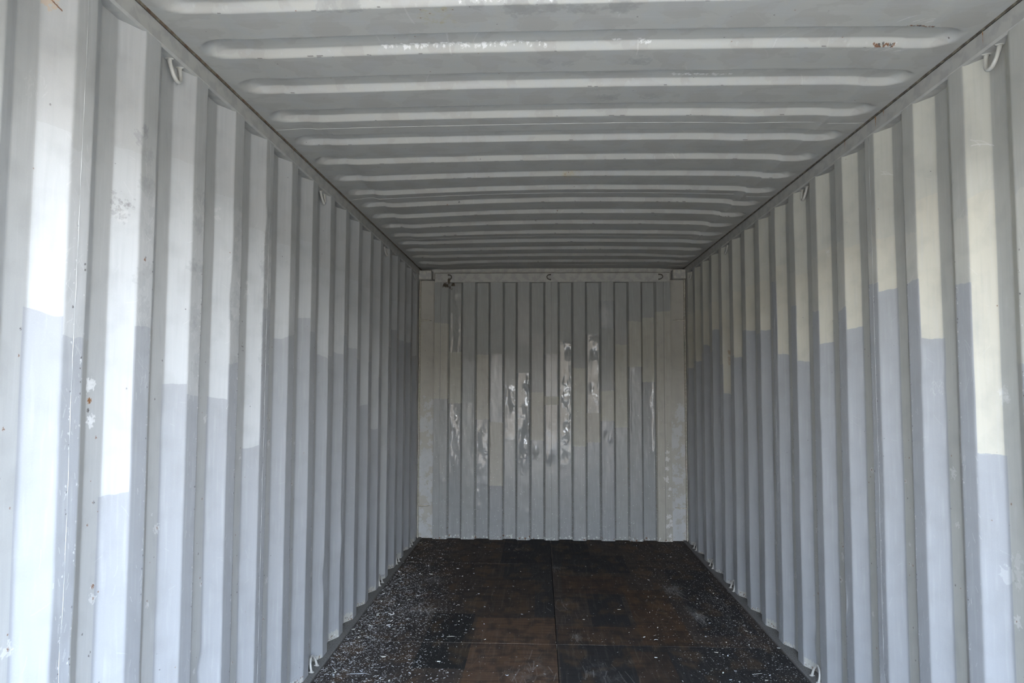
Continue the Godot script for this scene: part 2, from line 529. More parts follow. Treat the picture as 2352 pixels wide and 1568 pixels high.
func side_paint(side: int, pr: Dictionary, size: Vector2i, z_from: float, z_to: float) -> Material:
	var img := Image.create(size.x, size.y, false, Image.FORMAT_RGBA8)
	var rs := size / 4
	var rough := Image.create(rs.x, rs.y, false, Image.FORMAT_RGBA8)
	var old := OLD_PALE if side < 0 else OLD_WARM
	img.fill(srgb(old))
	rough.fill(Color(0.5, 0.5, 0.5))
	var px: float = size.x / pr.length     # pixels a metre along the sheet
	var py: float = size.y / RAIL_LOW
	var left := side < 0
	var all := Rect2i(Vector2i.ZERO, size)
	var mm := px / 870.0                    # 1 at the finest sheets
	for f in pr.faces:
		var kind: String = f[0]
		var k: int = f[1] + (4 if left else 6)
		k = clampi(k, 0, 21)
		var a := int(f[2] * px)
		var b := int(f[3] * px) + 1
		var ramp_h: float = (LEFT_RAMP_PAINT if left else RIGHT_RAMP_PAINT)[k]
		var crest_h: float = (LEFT_CREST_PAINT if left else RIGHT_CREST_PAINT)[k]
		var top := func(h: float) -> float: return (RAIL_LOW - h) * py
		match kind:
			"recess":
				coat(img, a, b, -9.0, size.y + 9.0, OLD_GREY.lerp(old, 0.35), 0.0, 0.01)
			"ramp":
				# older coats first: grey near the rail, then the warmer one
				coat(img, a, b, -9.0, top.call(rng.randf_range(1.93, 2.08)), OLD_GREY.lerp(old, 0.6 if left else 1.0), 10.0 * mm, 0.012)
				if not left:
					coat(img, a, b, top.call(rng.randf_range(1.90, 2.0)), top.call(ramp_h - 0.05), CREAM.lerp(OLD_WARM, 0.6) * 1.06, 10.0 * mm, 0.012)
				var low: float = top.call(ramp_h)
				coat(img, a - int(0.010 * px), b + 1, low, size.y + 20.0, NEW_GREY, 6.0 * mm, 0.014 / mm, rng.randf_range(-16, 16) * mm)
				coat(rough, (a - int(0.010 * px)) / 4, b / 4 + 1, low / 4.0, rs.y + 9.0, grey(0.36), 3.0, 0.1)
				# the bottom strip was not rolled
				coat(img, a, b, top.call(rng.randf_range(0.02, 0.05)), size.y + 20.0, OLD_WARM.lerp(OLD_GREY, 0.4), 12.0 * mm, 0.06 / mm)
			"crest":
				coat(img, a, b, -9.0, top.call(1.80), OLD_GREY.lerp(old, 0.35), 16.0 * mm, 0.03)
				coat(img, a, b, top.call(rng.randf_range(1.86, 1.98)), top.call(crest_h - 0.05), old.lerp(OLD_GREY, 0.25), 14.0 * mm, 0.03)
				var low2: float = top.call(crest_h)
				coat(img, a - 2, b + int(0.006 * px), low2, size.y + 20.0, NEW_GREY, 5.0 * mm, 0.016 / mm, rng.randf_range(-10, 10) * mm)
				coat(rough, a / 4, b / 4 + 1, low2 / 4.0, rs.y + 9.0, grey(0.33), 3.0, 0.1)
			"back":
				coat(img, a, b, top.call(crest_h), size.y + 20.0, NEW_GREY.lerp(OLD_WARM, 0.5), 7.0 * mm, 0.03)
	# grain of the roller and slow unevenness of the coats
	lay(img, tile("streak_light", 512, 0.06, 11, 0.55, 0.9, Color(0.52, 0.52, 0.51), 0.2, 3, Vector2i(1, 16)), all, Vector2i(rng.randi() % 512, rng.randi() % 512))
	lay(img, tile("streak_dark", 512, 0.06, 12, 0.55, 0.9, Color(0.25, 0.25, 0.25), 0.10, 3, Vector2i(1, 16)), all, Vector2i(rng.randi() % 512, rng.randi() % 512))
	lay(img, tile("blot_dark", 512, 0.008, 13, 0.5, 0.9, Color(0.20, 0.20, 0.19), 0.16, 5), all, Vector2i(rng.randi() % 512, rng.randi() % 512))
	lay(img, tile("speckle", 512, 0.25, 14, 0.6, 0.95, Color(0.6, 0.6, 0.6), 0.12, 2), all)
	# scuffs, chips, rust, in the faces' own places
	for f in pr.faces:
		var kind: String = f[0]
		var k: int = f[1]
		var a: float = f[2] * px
		var b: float = f[3] * px
		var w := b - a
		if kind == "crest":
			var busy := 0.35
			if left and k >= 1 and k <= 4:
				busy = 1.0
			for q in int(70 * busy):     # fine pale scratches where goods rubbed
				var y := (RAIL_LOW - rng.randf_range(1.35, 2.0)) * py
				scratch(img, rng.randf_range(a, b - 4), y, rng.randf_range(8, 42) * mm, rng.randf_range(0.6, 2.6), rng.randf_range(-0.6, 0.6), 2, WHITE_CHIP, rng.randf_range(0.08, 0.28))
			if busy > 0.9:
				for q in 16:
					dot(img, rng.randf_range(a + 8 * mm, b - 8 * mm), (RAIL_LOW - rng.randf_range(1.4, 2.05)) * py, int(rng.randf_range(24, 64) * mm), DARK_GREY, 0.2, 0.45)
			for q in 60:                 # worn edge next to the hidden face
				dot(img, b - rng.randf_range(-2, 7) * mm, rng.randf_range(0.25, 1.0) * size.y, int(rng.randf_range(3, 8) * mm), WHITE_CHIP if rng.randf() < 0.7 else SOOT, 0.85, 0.5)
			for q in 45:                 # paint nibs
				scratch(img, rng.randf_range(a, b), rng.randf_range(0.4, 1.0) * size.y, rng.randf_range(4, 20) * mm, rng.randf_range(1.0, 2.2), 0.0, 2, WHITE_CHIP, 0.4)
		elif kind == "recess":
			for q in 10:
				var y := rng.randf_range(0.3, 0.99) * size.y
				dot(img, rng.randf_range(a + w * 0.25, b - w * 0.1), y, int(rng.randf_range(3, 9) * mm), RUST if rng.randf() < 0.6 else SOOT, 0.85, 0.45)
			for q in 3:
				var y := rng.randf_range(0.45, 0.97) * size.y
				var x := rng.randf_range(a + w * 0.3, b - w * 0.2)
				dot(img, x, y, int(rng.randf_range(12, 40) * mm), WHITE_CHIP, 0.5, 0.42)
				if rng.randf() < 0.5:
					dot(img, x + 3, y, int(rng.randf_range(6, 14) * mm), RUST, 0.85, 0.4)
		elif kind == "ramp":
			for q in 5:
				dot(img, rng.randf_range(a, b), rng.randf() * size.y, int(rng.randf_range(2, 6) * mm), SOOT if rng.randf() < 0.6 else RUST, 0.8, 0.45)
			for q in 12:
				scratch(img, rng.randf_range(a, b), rng.randf_range(0.1, 1.0) * size.y, rng.randf_range(8, 40) * mm, rng.randf_range(0, 3.1), 0.3, 2, WHITE_CHIP, 0.14)
			for q in 14:                # rust and bare spots along the floor
				dot(img, rng.randf_range(a, b), size.y - rng.randf_range(0, 30) * py / 1000.0, int(rng.randf_range(4, 12) * mm), [RUST, SOOT, WHITE_CHIP][q % 3], 0.85, 0.45)
	special_marks(img, side, pr, px, py, z_from, z_to, mm)
	return painted(img, rough, "rolled paint")

# arc position on a sheet of the point at height z on its face list
func arc_at(pr: Dictionary, z: float) -> float:
	var pts: Array[Vector2] = pr.pts
	for i in pts.size() - 1:
		if pts[i + 1].x <= z:
			return lerpf(pr.arc[i], pr.arc[i + 1], clampf((pts[i].x - z) / maxf(pts[i].x - pts[i + 1].x, 1e-6), 0.0, 1.0))
	return pr.length

func special_marks(img: Image, side: int, pr: Dictionary, px: float, py: float, z_from: float, z_to: float, mm: float):
	# marks that can be told apart: [side, z, y, kind, size in mm]
	for m in [[-1, 4.32, 1.83, "scorch", 70], [-1, 4.62, 2.24, "rustline", 60], [-1, 4.245, 1.70, "rust", 12], [-1, 3.54, 1.50, "twin", 10], [-1, 4.40, 1.32, "bare", 60],
			[-1, 4.63, 2.02, "scuff", 60], [-1, 3.91, 1.98, "smudge", 60], [-1, 4.27, 2.02, "smudge", 50], [-1, 3.78, 1.95, "white", 40], [-1, 3.52, 1.72, "white", 50],
			[1, 3.86, 1.35, "rust", 16], [1, 3.87, 1.18, "bare", 55], [1, 3.87, 1.02, "rust", 12], [1, 4.03, 2.08, "cross", 60], [1, 3.48, 2.16, "cross", 45],
			[1, 3.60, 1.98, "smudge", 70], [1, 3.88, 2.02, "smudge", 60], [1, 3.76, 1.36, "scuff", 45], [1, 4.06, 1.33, "white", 60], [1, 3.60, 1.50, "rust", 8],
			[1, 3.34, 1.10, "rust", 10], [1, 4.02, 0.42, "sootdots", 70], [1, 4.07, 0.85, "white", 80], [1, 3.86, 0.48, "scuff", 70], [1, 2.93, 1.95, "white", 30], [1, 1.28, 1.55, "stain", 90]]:
		if m[0] != side or m[1] > z_from or m[1] < z_to:
			continue
		var x := arc_at(pr, m[1]) * px
		var y: float = (RAIL_LOW - m[2]) * py
		var s: float = m[4] * px / 1000.0
		match m[3]:
			"scorch":
				for q in 40:
					dot(img, x + rng.randfn(0.0, 0.22) * s, y + rng.randfn(0.0, 0.28) * s, int(s * rng.randf_range(0.06, 0.3)), SOOT, 0.16, 0.45)
				dot(img, x, y + s * 0.35, int(s * 0.7), Color(0.5, 0.5, 0.48), 0.3, 0.4)
			"rustline":
				scratch(img, x - s * 0.7, y - s * 0.3, s * 1.6, 0.4, 0.2, 3, RUST, 0.9)
				dot(img, x + s * 0.2, y + s * 0.3, int(s * 0.9), Color(0.5, 0.33, 0.2), 0.45, 0.4)
			"rust":
				dot(img, x, y, int(s), RUST, 0.95, 0.5)
				dot(img, x + 3, y - s * 0.6, int(s * 0.6), SOOT, 0.9, 0.45)
			"twin":
				for q in 4:
					dot(img, x + q * 4 - 6, y + (q % 2) * 14, 4, SOOT, 0.95, 0.6)
				scratch(img, x - 10, y - 3, 16, 0.3, 0, 2, SOOT, 0.5)
			"bare":
				for q in 5:
					dot(img, x + rng.randf_range(-0.3, 0.3) * s, y + rng.randf_range(-1.2, 1.2) * s, int(s * rng.randf_range(0.3, 0.8)), WHITE_CHIP, 0.75, 0.42)
				dot(img, x, y, int(s * 0.3), Color(0.2, 0.085, 0.03), 0.95, 0.5)
				dot(img, x - 3, y + s * 0.4, int(s * 0.2), SOOT, 0.9, 0.5)
			"scuff":
				for q in 26:
					scratch(img, x + rng.randf_range(-0.5, 0.5) * s, y + rng.randf_range(-0.5, 0.5) * s, rng.randf_range(4, 14) * mm, rng.randf_range(0.7, 2.4), 0.4, 2, Color(0.56, 0.56, 0.55), 0.2)
			"smudge":
				for q in 5:
					dot(img, x + rng.randf_range(-0.4, 0.4) * s, y + rng.randf_range(-0.8, 0.8) * s, int(s * rng.randf_range(0.4, 0.9)), Color(0.2, 0.2, 0.2), 0.3, 0.42)
			"white":
				for q in 4:
					dot(img, x + rng.randf_range(-0.3, 0.3) * s, y + rng.randf_range(-0.6, 0.6) * s, int(s * rng.randf_range(0.4, 0.9)), WHITE_CHIP, 0.28, 0.42)
			"cross":
				scratch(img, x - s * 0.6, y + s * 0.4, s * 1.2, -0.55, 0.5, 3, Color(0.6, 0.6, 0.58), 0.5)
				scratch(img, x - s * 0.4, y + s * 0.35, s * 0.9, -0.9, 0.6, 2, Color(0.6, 0.6, 0.58), 0.45)
				scratch(img, x + s * 0.1, y + s * 0.2, s * 0.7, -1.2, 0.9, 2, Color(0.6, 0.6, 0.58), 0.45)
			"sootdots":
				for q in 40:
					dot(img, x + rng.randf_range(-0.3, 0.5) * s, y + rng.randf_range(-1.3, 1.3) * s, rng.randi_range(2, 4), SOOT, 0.6, 0.5)
			"stain":
				for q in 4:
					dot(img, x, y + rng.randf_range(-0.6, 0.6) * s, int(s * 0.5), Color(0.30, 0.2, 0.12), 0.4, 0.42)

# ==================================================================== closed end
# x of the edges of the recessed strips
const BACK_RECESS := [[-0.915, -0.798], [-0.672, -0.551], [-0.424, -0.308], [-0.184, -0.061], [0.066, 0.187], [0.309, 0.434], [0.559, 0.678], [0.800, 0.918]]
const BACK_DEEP := 0.045
# dents: x, y, radius, depth (towards the door)
const BACK_DENTS := [[-0.36, 1.28, 0.05, 0.006], [-0.38, 1.15, 0.03, -0.007], [-0.34, 1.2, 0.04, 0.006], [-0.22, 1.33, 0.02, 0.006], [-0.215, 1.25, 0.022, -0.006], [-0.22, 1.15, 0.03, 0.006], [-0.26, 1.0, 0.05, -0.009], [-0.215, 0.97, 0.03, 0.009], [-0.27, 0.89, 0.028, -0.010], [-0.24, 0.81, 0.035, 0.012], [-0.28, 0.78, 0.03, -0.010], [-0.24, 0.68, 0.04, 0.008], [-0.14, 0.77, 0.025, 0.009], [-0.11, 0.75, 0.02, -0.006], [0.0, 0.67, 0.035, -0.008], [-0.03, 0.70, 0.02, 0.007], [0.15, 1.72, 0.04, 0.009], [0.15, 1.64, 0.025, -0.015], [0.13, 1.38, 0.025, -0.008], [0.13, 1.22, 0.04, 0.008], [0.13, 1.14, 0.03, -0.009], [0.13, 0.98, 0.025, -0.012], [0.12, 0.93, 0.035, 0.006], [0.12, 0.72, 0.022, -0.009], [0.40, 1.73, 0.04, 0.008], [0.38, 1.63, 0.026, -0.013], [0.36, 1.32, 0.022, -0.008], [0.40, 1.24, 0.02, 0.005], [0.36, 1.06, 0.018, -0.005], [0.49, 0.90, 0.022, -0.008], [0.51, 0.87, 0.02, 0.006], [0.82, 1.27, 0.022, 0.006], [0.905, 1.22, 0.03, 0.006], [-0.87, 2.17, 0.03, 0.004], [-0.83, 1.98, 0.05, 0.004], [-0.84, 1.74, 0.05, 0.006], [-0.89, 1.02, 0.05, 0.006], [-0.61, 0.85, 0.06, 0.005], [-0.64, 0.67, 0.04, 0.004], [-0.65, 0.40, 0.016, 0.005], [-0.64, 0.28, 0.018, 0.006], [-0.96, 0.50, 0.016, 0.006], [-0.04, 0.98, 0.04, 0.003], [0.46, 0.24, 0.015, 0.005], [-0.2, 0.24, 0.02, 0.004]]

# upright creases beside the folds: x, y from, y to, height
const BACK_CREASES := [[-0.898, 1.62, 2.02, 0.004], [-0.895, 0.70, 1.17, 0.005], [-0.688, 0.75, 1.35, 0.003], [0.901, 0.75, 1.38, 0.004], [0.692, 0.90, 1.46, 0.003], [0.170, 0.95, 1.72, 0.004], [0.418, 1.12, 1.76, 0.004], [-0.205, 0.80, 1.45, 0.004], [-0.40, 0.85, 1.33, 0.003], [-0.535, 0.55, 1.0, 0.003]]

func back_profile() -> Array:
	# [x, z] across the wall, with bends
	var out: Array[Vector2] = []
	var corner: Array[Vector2] = [Vector2(-1.043, 0.0)]
	for r in BACK_RECESS:
		corner.append(Vector2(r[0] - 0.008, 0.0))
		corner.append(Vector2(r[0] + 0.008, -BACK_DEEP))
		corner.append(Vector2(r[1] - 0.008, -BACK_DEEP))
		corner.append(Vector2(r[1] + 0.008, 0.0))
	corner.append(Vector2(1.050, 0.0))
	out.append(corner[0])
	for i in range(1, corner.size()):
		var a := corner[i - 1]
		var b := corner[i]
		var flat := absf(a.y - b.y) < 1e-4
		var p := a + (b - a).normalized() * 0.005 if i > 1 else a
		var q := b - (b - a).normalized() * 0.005 if i < corner.size() - 1 else b
		var n := 25 if flat else 2
		for t in n:
			var e := p.lerp(q, t / (n - 1.0))
			if i == 1 and t == 0:
				continue
			out.append(e)
		if i < corner.size() - 1:
			var nx := b + (corner[i + 1] - b).normalized() * 0.005
			out.append(q.lerp(b, 0.5).lerp(b.lerp(nx, 0.5), 0.5))
	return out

func make_back_wall():
	var wall := structure("wall_back")
	var prof: Array = back_profile()
	var rows := 420
	var top := 2.268
	var vs := PackedVector3Array()
	var uvs := PackedVector2Array()
	var small := FastNoiseLite.new()
	small.seed = 91
	small.frequency = 1.0
	small.fractal_octaves = 3
	for j in rows:
		var y := lerpf(0.0, top, j / (rows - 1.0))
		var fade := smoothstep(0.0, 0.05, y) * smoothstep(0.0, 0.05, top - y)
		var near := []
		for d in BACK_DENTS:
			if absf(y - d[1]) < d[2] * 3.0:
				near.append(d)
		var lines := []
		for c in BACK_CREASES:
			var w := smoothstep(c[1] - 0.03, c[1] + 0.05, y) * smoothstep(c[2] + 0.03, c[2] - 0.05, y)
			if w > 0.0:
				lines.append([c[0] + 0.004 * sin(y * 23.0 + c[0] * 9.0), c[3] * w * (0.6 + 0.6 * wob.get_noise_2d(y * 9.0, c[0] * 50.0))])
		for p in prof:
			var z: float = p.y
			z += fade * (0.0018 * wob.get_noise_2d(p.x * 4.0, y * 2.0) + 0.0011 * wob.get_noise_2d(p.x * 15.0 + 60.0, y * 6.0))
			for d in near:
				var dx: float = (p.x - d[0]) / d[2]
				var dy: float = (y - d[1]) / d[2]
				if absf(dx) < 2.4:
					# dents are puckered, not perfectly round
					var warp := 1.0 + 0.9 * small.get_noise_2d(p.x * 16.0, y * 11.0)
					z += d[3] * (0.85 if d[3] > 0.0 else 0.5) * exp(-(dx * dx * 1.3 + dy * dy * 0.35) * maxf(warp, 0.25))
			for l in lines:
				var e: float = (p.x - l[0]) / 0.009
				if absf(e) < 3.0:
					z += l[1] * exp(-e * e)
			vs.append(Vector3(p.x, y, z))
			uvs.append(Vector2((p.x + 1.05) / 2.1, 1.0 - y / top))
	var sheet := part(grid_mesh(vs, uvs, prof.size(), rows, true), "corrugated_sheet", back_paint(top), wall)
	part(bevel_box(Vector3(-1.24, -0.05, -0.11), Vector3(1.24, 2.43, -0.075), 0.004), "outer_skin", plain("outer paint", Color(0.25, 0.26, 0.27), 0.6), sheet)
	for x in [-0.988, 0.0, 0.990]:
		var path := PackedVector3Array()
		var radii := PackedFloat32Array()
		for q in 30:
			path.append(Vector3(x + 0.0006 * sin(q * 3.1), lerpf(0.005, top, q / 29.0), 0.0012))
			radii.append(0.0016)
		part(tube(path, radii, 5), "weld_bead", plain("dark weld", Color(0.22, 0.22, 0.21), 0.6), wall)
	var header_mat := grained("rail paint", ROOF_GREY, Color(0.315, 0.31, 0.292), 0.5, 3.0)
	part(bevel_box(Vector3(-1.045, 2.265, -0.0735), Vector3(1.050, 2.349, 0.003), 0.004), "header_rail", header_mat, wall)
	part(bevel_box(Vector3(-1.24, 2.30, -0.076), Vector3(1.24, 2.40, -0.05), 0.003), "header_plate", header_mat, wall)
	for s in [-1, 1]:
		var a: float = s * 1.043
		var b: float = s * 1.24
		part(bevel_box(Vector3(minf(a, b), -0.02, -0.074), Vector3(maxf(a, b), 2.29, -0.038), 0.003), "corner_post", post_paint(s), wall)
		a = s * 1.172
		b = s * 1.180
		part(bevel_box(Vector3(minf(a, b), 0.0, -0.04), Vector3(maxf(a, b), 2.30, 0.004), 0.002), "post_flange", grained("flange paint", Color(0.60, 0.58, 0.50), Color(0.45, 0.42, 0.34), 0.5, 6.0), wall)
		a = s * 1.066
		b = s * 1.20
		part(bevel_box(Vector3(minf(a, b), 2.286, -0.074), Vector3(maxf(a, b), 2.369, 0.05), 0.005), "corner_fitting", grained("fitting paint", OLD_WARM, OLD_GREY, 0.5, 4.0), wall)

func back_paint(top: float) -> Material:
	var size := Vector2i(2048, 2048)
	var img := Image.create(size.x, size.y, false, Image.FORMAT_RGBA8)
	var rough := Image.create(1024, 1024, false, Image.FORMAT_RGBA8)
	img.fill(srgb(OLD_GREY.lerp(DARK_GREY, 0.6)))  # base darkened to stand in for the dimmer light on the upper wall
	rough.fill(Color(0.5, 0.5, 0.5))
	var px := size.x / 2.1
	var py := size.y / top
	# strips from left to right, each with its coats: [top, bottom, paint]
	var edges := [-1.05]
	for r in BACK_RECESS:
		edges.append(r[0])
		edges.append(r[1])
	edges.append(1.05)
	var coats := [
		[[1.9, 1.22, "cream"], [1.226, -0.1, "new"]],
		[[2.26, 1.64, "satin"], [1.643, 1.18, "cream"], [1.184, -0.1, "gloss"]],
		[[2.1, 1.9, "dark"], [1.585, 1.27, "dark"], [1.19, -0.1, "new"]],
		[[1.62, 1.04, "cream"], [1.043, -0.1, "gloss"]],
		[[1.62, 1.02, "new"], [1.02, 0.46, "cream"], [0.466, -0.1, "new"]],
		[[1.62, 1.34, "dark"], [1.345, 0.86, "gloss"], [0.86, -0.1, "new"]],
		[[2.1, 1.7, "dark"], [1.455, 0.66, "gloss"], [0.66, -0.1, "new"]],
		[[1.807, 1.284, "dark"], [1.284, 0.856, "cream"], [0.86, -0.1, "new"]],
		[[2.08, 1.6, "dark"], [1.62, 1.17, "new"], [1.25, 1.17, "cream"], [1.173, 0.64, "gloss"], [0.66, -0.1, "new"]],
		[[1.74, 0.62, "gloss"], [0.64, -0.1, "new"]],
		[[1.50, 0.81, "cream"], [0.814, -0.1, "new"]],
		[[1.80, 1.10, "gloss"], [1.104, 0.84, "cream"], [0.844, -0.1, "new"]],
		[[2.1, 1.85, "new"], [1.4, 1.2, "dark"], [1.3, 1.03, "cream"], [1.035, -0.1, "new"]],
		[[1.933, 1.71, "dark"], [1.71, 0.97, "cream"], [0.978, -0.1, "new"]],
		[[2.08, 1.9, "dark"], [1.914, 1.5, "cream"], [1.513, -0.1, "new"]],
		[[1.95, 1.37, "cream"], [1.379, -0.1, "gloss"]],
		[[2.0, -0.1, "cream"]]]
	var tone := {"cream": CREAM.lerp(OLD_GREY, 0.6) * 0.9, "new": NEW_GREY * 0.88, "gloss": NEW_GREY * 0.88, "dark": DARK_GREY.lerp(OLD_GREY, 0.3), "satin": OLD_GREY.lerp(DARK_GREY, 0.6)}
	var shine := {"cream": 0.48, "new": 0.27, "gloss": 0.14, "dark": 0.42, "satin": 0.18}
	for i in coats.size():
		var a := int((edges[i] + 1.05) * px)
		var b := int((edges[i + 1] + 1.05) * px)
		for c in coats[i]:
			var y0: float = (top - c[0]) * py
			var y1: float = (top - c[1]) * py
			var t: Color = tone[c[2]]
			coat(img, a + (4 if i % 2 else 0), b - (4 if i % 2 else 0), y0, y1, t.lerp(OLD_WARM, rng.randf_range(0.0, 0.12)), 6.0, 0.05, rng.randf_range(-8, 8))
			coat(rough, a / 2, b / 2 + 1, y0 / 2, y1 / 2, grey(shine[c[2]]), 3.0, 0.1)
	var all := Rect2i(Vector2i.ZERO, size)
	lay(img, tile("streak_light", 512, 0.06, 11, 0.55, 0.9, Color(0.52, 0.52, 0.51), 0.2, 3, Vector2i(1, 16)), all)
	lay(img, tile("blot_dark", 512, 0.008, 13, 0.5, 0.9, Color(0.20, 0.20, 0.19), 0.16, 5), all)
	# pale primer that shows where the edges flaked, mostly low down
	for q in 900:
		var y := (top - pow(rng.randf(), 1.5) * 1.4) * py
		dot(img, rng.randf() * size.x, y, rng.randi_range(2, 7), Color(0.85, 0.85, 0.84), 0.8, 0.45)
	for r in BACK_RECESS:
		for e in 2:
			var x: float = (r[e] + 1.05) * px
			for q in 60:
				dot(img, x + rng.randf_range(-6, 6), (top - rng.randf() * rng.randf() * 1.9) * py, rng.randi_range(2, 8), WHITE_CHIP if q % 4 else RUST, 0.7, 0.45)
	for q in 160:
		dot(img, rng.randf() * size.x, size.y - rng.randf_range(0, 26), rng.randi_range(6, 22), WHITE_CHIP if q % 5 else RUST, 0.7, 0.42)
	for q in 260:
		var y := (top - rng.randf_range(0.9, 1.8)) * py
		scratch(img, rng.randf() * size.x, y, rng.randf_range(20, 90), rng.randf_range(-0.3, 0.3), 0.2, 2, WHITE_CHIP, 0.10)
	# sooty cobweb stain under the first small ring
	for q in 14:
		dot(img, (-0.92 + rng.randf_range(-0.05, 0.05) + 1.05) * px, (top - rng.randf_range(2.2, 2.27)) * py, rng.randi_range(14, 34), Color(0.10, 0.075, 0.06), 0.6, 0.4)
	for q in 12:
		dot(img, (1.02 + rng.randf_range(-0.02, 0.02) + 1.05) * px, (top - rng.randf_range(0.0, 0.9)) * py, rng.randi_range(10, 60), Color(0.62, 0.63, 0.62), 0.7, 0.42)
	return painted(img, rough, "end wall paint")

func post_paint(side: int) -> Material:
	var size := Vector2i(256, 2048)
	var img := Image.create(size.x, size.y, false, Image.FORMAT_RGBA8)
	img.fill(srgb(OLD_GREY.lerp(CREAM, 0.35)))
	var py := size.y / 2.4
	for q in 90:
		var y := size.y - pow(rng.randf(), 1.4) * 1.25 * py
		var x := rng.randf() * size.x
		dot(img, x, y, rng.randi_range(30, 130), Color(0.43, 0.445, 0.44), 0.85, 0.43)
	for q in 30:
		dot(img, rng.randf() * 200.0, size.y - rng.randf() * 2.0 * py, rng.randi_range(3, 8), SOOT if q % 2 else RUST, 0.8, 0.45)
	lay(img, tile("blot_dark", 512, 0.008, 13, 0.5, 0.9, Color(0.20, 0.20, 0.19), 0.16, 5), Rect2i(Vector2i.ZERO, size))
	var m := StandardMaterial3D.new()
	m.albedo_texture = ImageTexture.create_from_image(img)
	m.uv1_triplanar = true
	m.uv1_world_triplanar = true
	m.uv1_scale = Vector3(1.0 / 0.3, 1.0 / 2.4, 1.0 / 0.3)
	m.uv1_offset = Vector3(0.0, 0.0, 0.0)
	m.roughness = 0.5
	return m

# ==================================================================== roof
const GROOVE_FIRST := 4.2445      # far edge of the first groove in view
const GROOVE_PITCH := 0.2653
const GROOVE_WIDE := 0.122
const GROOVE_DEEP := 0.0215

func roof_height(x: float, z: float) -> float:
	var y := ROOF
	# camber of the sheets, highest past the middle of the box
	var crown := lerpf(0.012, 0.034, exp(-pow((z - 2.0) / 0.8, 2.0)))
	var e := clampf(1.0 - pow((x - 0.12 * signf(1.0 - absf(x))) / 1.2, 2.0), 0.0, 1.0)
	y += crown * e * smoothstep(0.0, 0.12, HALF - absf(x))
	y += 0.0022 * wob.get_noise_2d(x * 0.8, z * 1.1 + 80.0) * smoothstep(0.0, 0.2, HALF - absf(x))
	for d in [[0.72, 3.42, 0.12, 0.07, -0.006], [0.48, 3.80, 0.05, 0.05, -0.005], [0.75, 3.16, 0.12, 0.06, -0.006], [-0.95, 0.2, 0.16, 0.1, -0.016], [0.95, 0.62, 0.16, 0.12, -0.012], [-0.5, 3.0, 0.1, 0.06, -0.004]]:
		y += d[4] * exp(-pow((x - d[0]) / d[2], 2.0) - pow((z - d[1]) / d[3], 2.0))
	# pressed grooves with round ends
	var k := roundf((GROOVE_FIRST + GROOVE_WIDE * 0.5 - z) / GROOVE_PITCH)
	if k <= 15.0:
		var zc := GROOVE_FIRST + GROOVE_WIDE * 0.5 - k * GROOVE_PITCH
		var r := GROOVE_WIDE * 0.5
		var qx := maxf(absf(x) - (1.140 - r * 1.35), 0.0) / 1.35
		var d := Vector2(qx, z - zc).length()
		var t := clampf((d - r + 0.020) / 0.020, 0.0, 1.0)
		y += GROOVE_DEEP * (1.0 - lerpf(t, smoothstep(0.0, 1.0, t), 0.3))
	return y

func make_ceiling():
	var top := structure("ceiling")
	var cols := PackedFloat32Array()
	for i in 25:
		cols.append(-1.205 + i * 0.0082)
	for i in 49:
		cols.append(-1.0 + i * 2.0 / 48.0)
	for i in 25:
		cols.append(1.0082 + i * 0.0082)
	var seams := [OPEN_Z, 3.379 + 8.0 * GROOVE_PITCH, 3.379 + 4.0 * GROOVE_PITCH, 3.379, 3.379 - 4.0 * GROOVE_PITCH, 3.379 - 8.0 * GROOVE_PITCH, 0.13, -0.06]
	for s in seams.size() - 1:
		var rows := PackedFloat32Array()
		var z: float = seams[s]
		# rows dense on the flanks of the grooves
		var marks := [seams[s], seams[s + 1]]
		for k in range(-8, 17):
			var far := GROOVE_FIRST - k * GROOVE_PITCH
			for e in [far, far + GROOVE_WIDE]:
				for o in [-0.006, -0.003, -0.0005, 0.002, 0.005, 0.010, 0.015, 0.018, 0.0205, 0.023, 0.026]:
					var m: float = e + (o if e == far else -o)
					if m < seams[s] - 0.001 and m > seams[s + 1] + 0.001 and k <= 15:
						marks.append(m)
			for o in [-0.12, -0.09, -0.06, -0.03, 0.05, 0.07]:
				if far + o < seams[s] - 0.001 and far + o > seams[s + 1] + 0.001:
					marks.append(far + o)
		marks.sort()
		marks.reverse()
		for m in marks:
			rows.append(m)
		var vs := PackedVector3Array()
		var uvs := PackedVector2Array()
		for j in rows.size():
			for x in cols:
				vs.append(Vector3(x, roof_height(x, rows[j]), rows[j]))
				uvs.append(Vector2((x + 1.205) / 2.41, (seams[s] - rows[j]) / (seams[s] - seams[s + 1])))
		var near := s == 2 or s == 3 or s == 1
		var sheet := part(grid_mesh(vs, uvs, cols.size(), rows.size(), true), "roof_sheet", roof_paint(s, seams[s], seams[s + 1], Vector2i(2048, 1024) if near else Vector2i(1024, 512)), top)
		part(bevel_box(Vector3(-1.234, ROOF + 0.075, seams[s + 1]), Vector3(1.234, ROOF + 0.085, seams[s]), 0.001), "outer_skin", plain("outer paint", Color(0.25, 0.26, 0.27), 0.6), sheet)
		if s > 0:
			var path := PackedVector3Array()
			var radii := PackedFloat32Array()
			for q in 70:
				var x := lerpf(-1.168, 1.168, q / 69.0)
				path.append(Vector3(x, roof_height(x, seams[s]) + 0.0002, seams[s] + 0.0006 * sin(q * 2.1)))
				radii.append(0.0013 + 0.0003 * sin(q * 1.3))
			part(tube(path, radii, 5), "weld_bead", plain("roof weld paint", Color(0.47, 0.47, 0.45), 0.4), top)
	for s in [-1, 1]:
		var a: float = s * 1.20
		var b: float = s * 1.24
		part(bevel_box(Vector3(minf(a, b), RAIL_TOP, -0.06), Vector3(maxf(a, b), ROOF + 0.09, OPEN_Z), 0.003), "roof_edge", plain("outer paint", Color(0.25, 0.26, 0.27), 0.6), top)

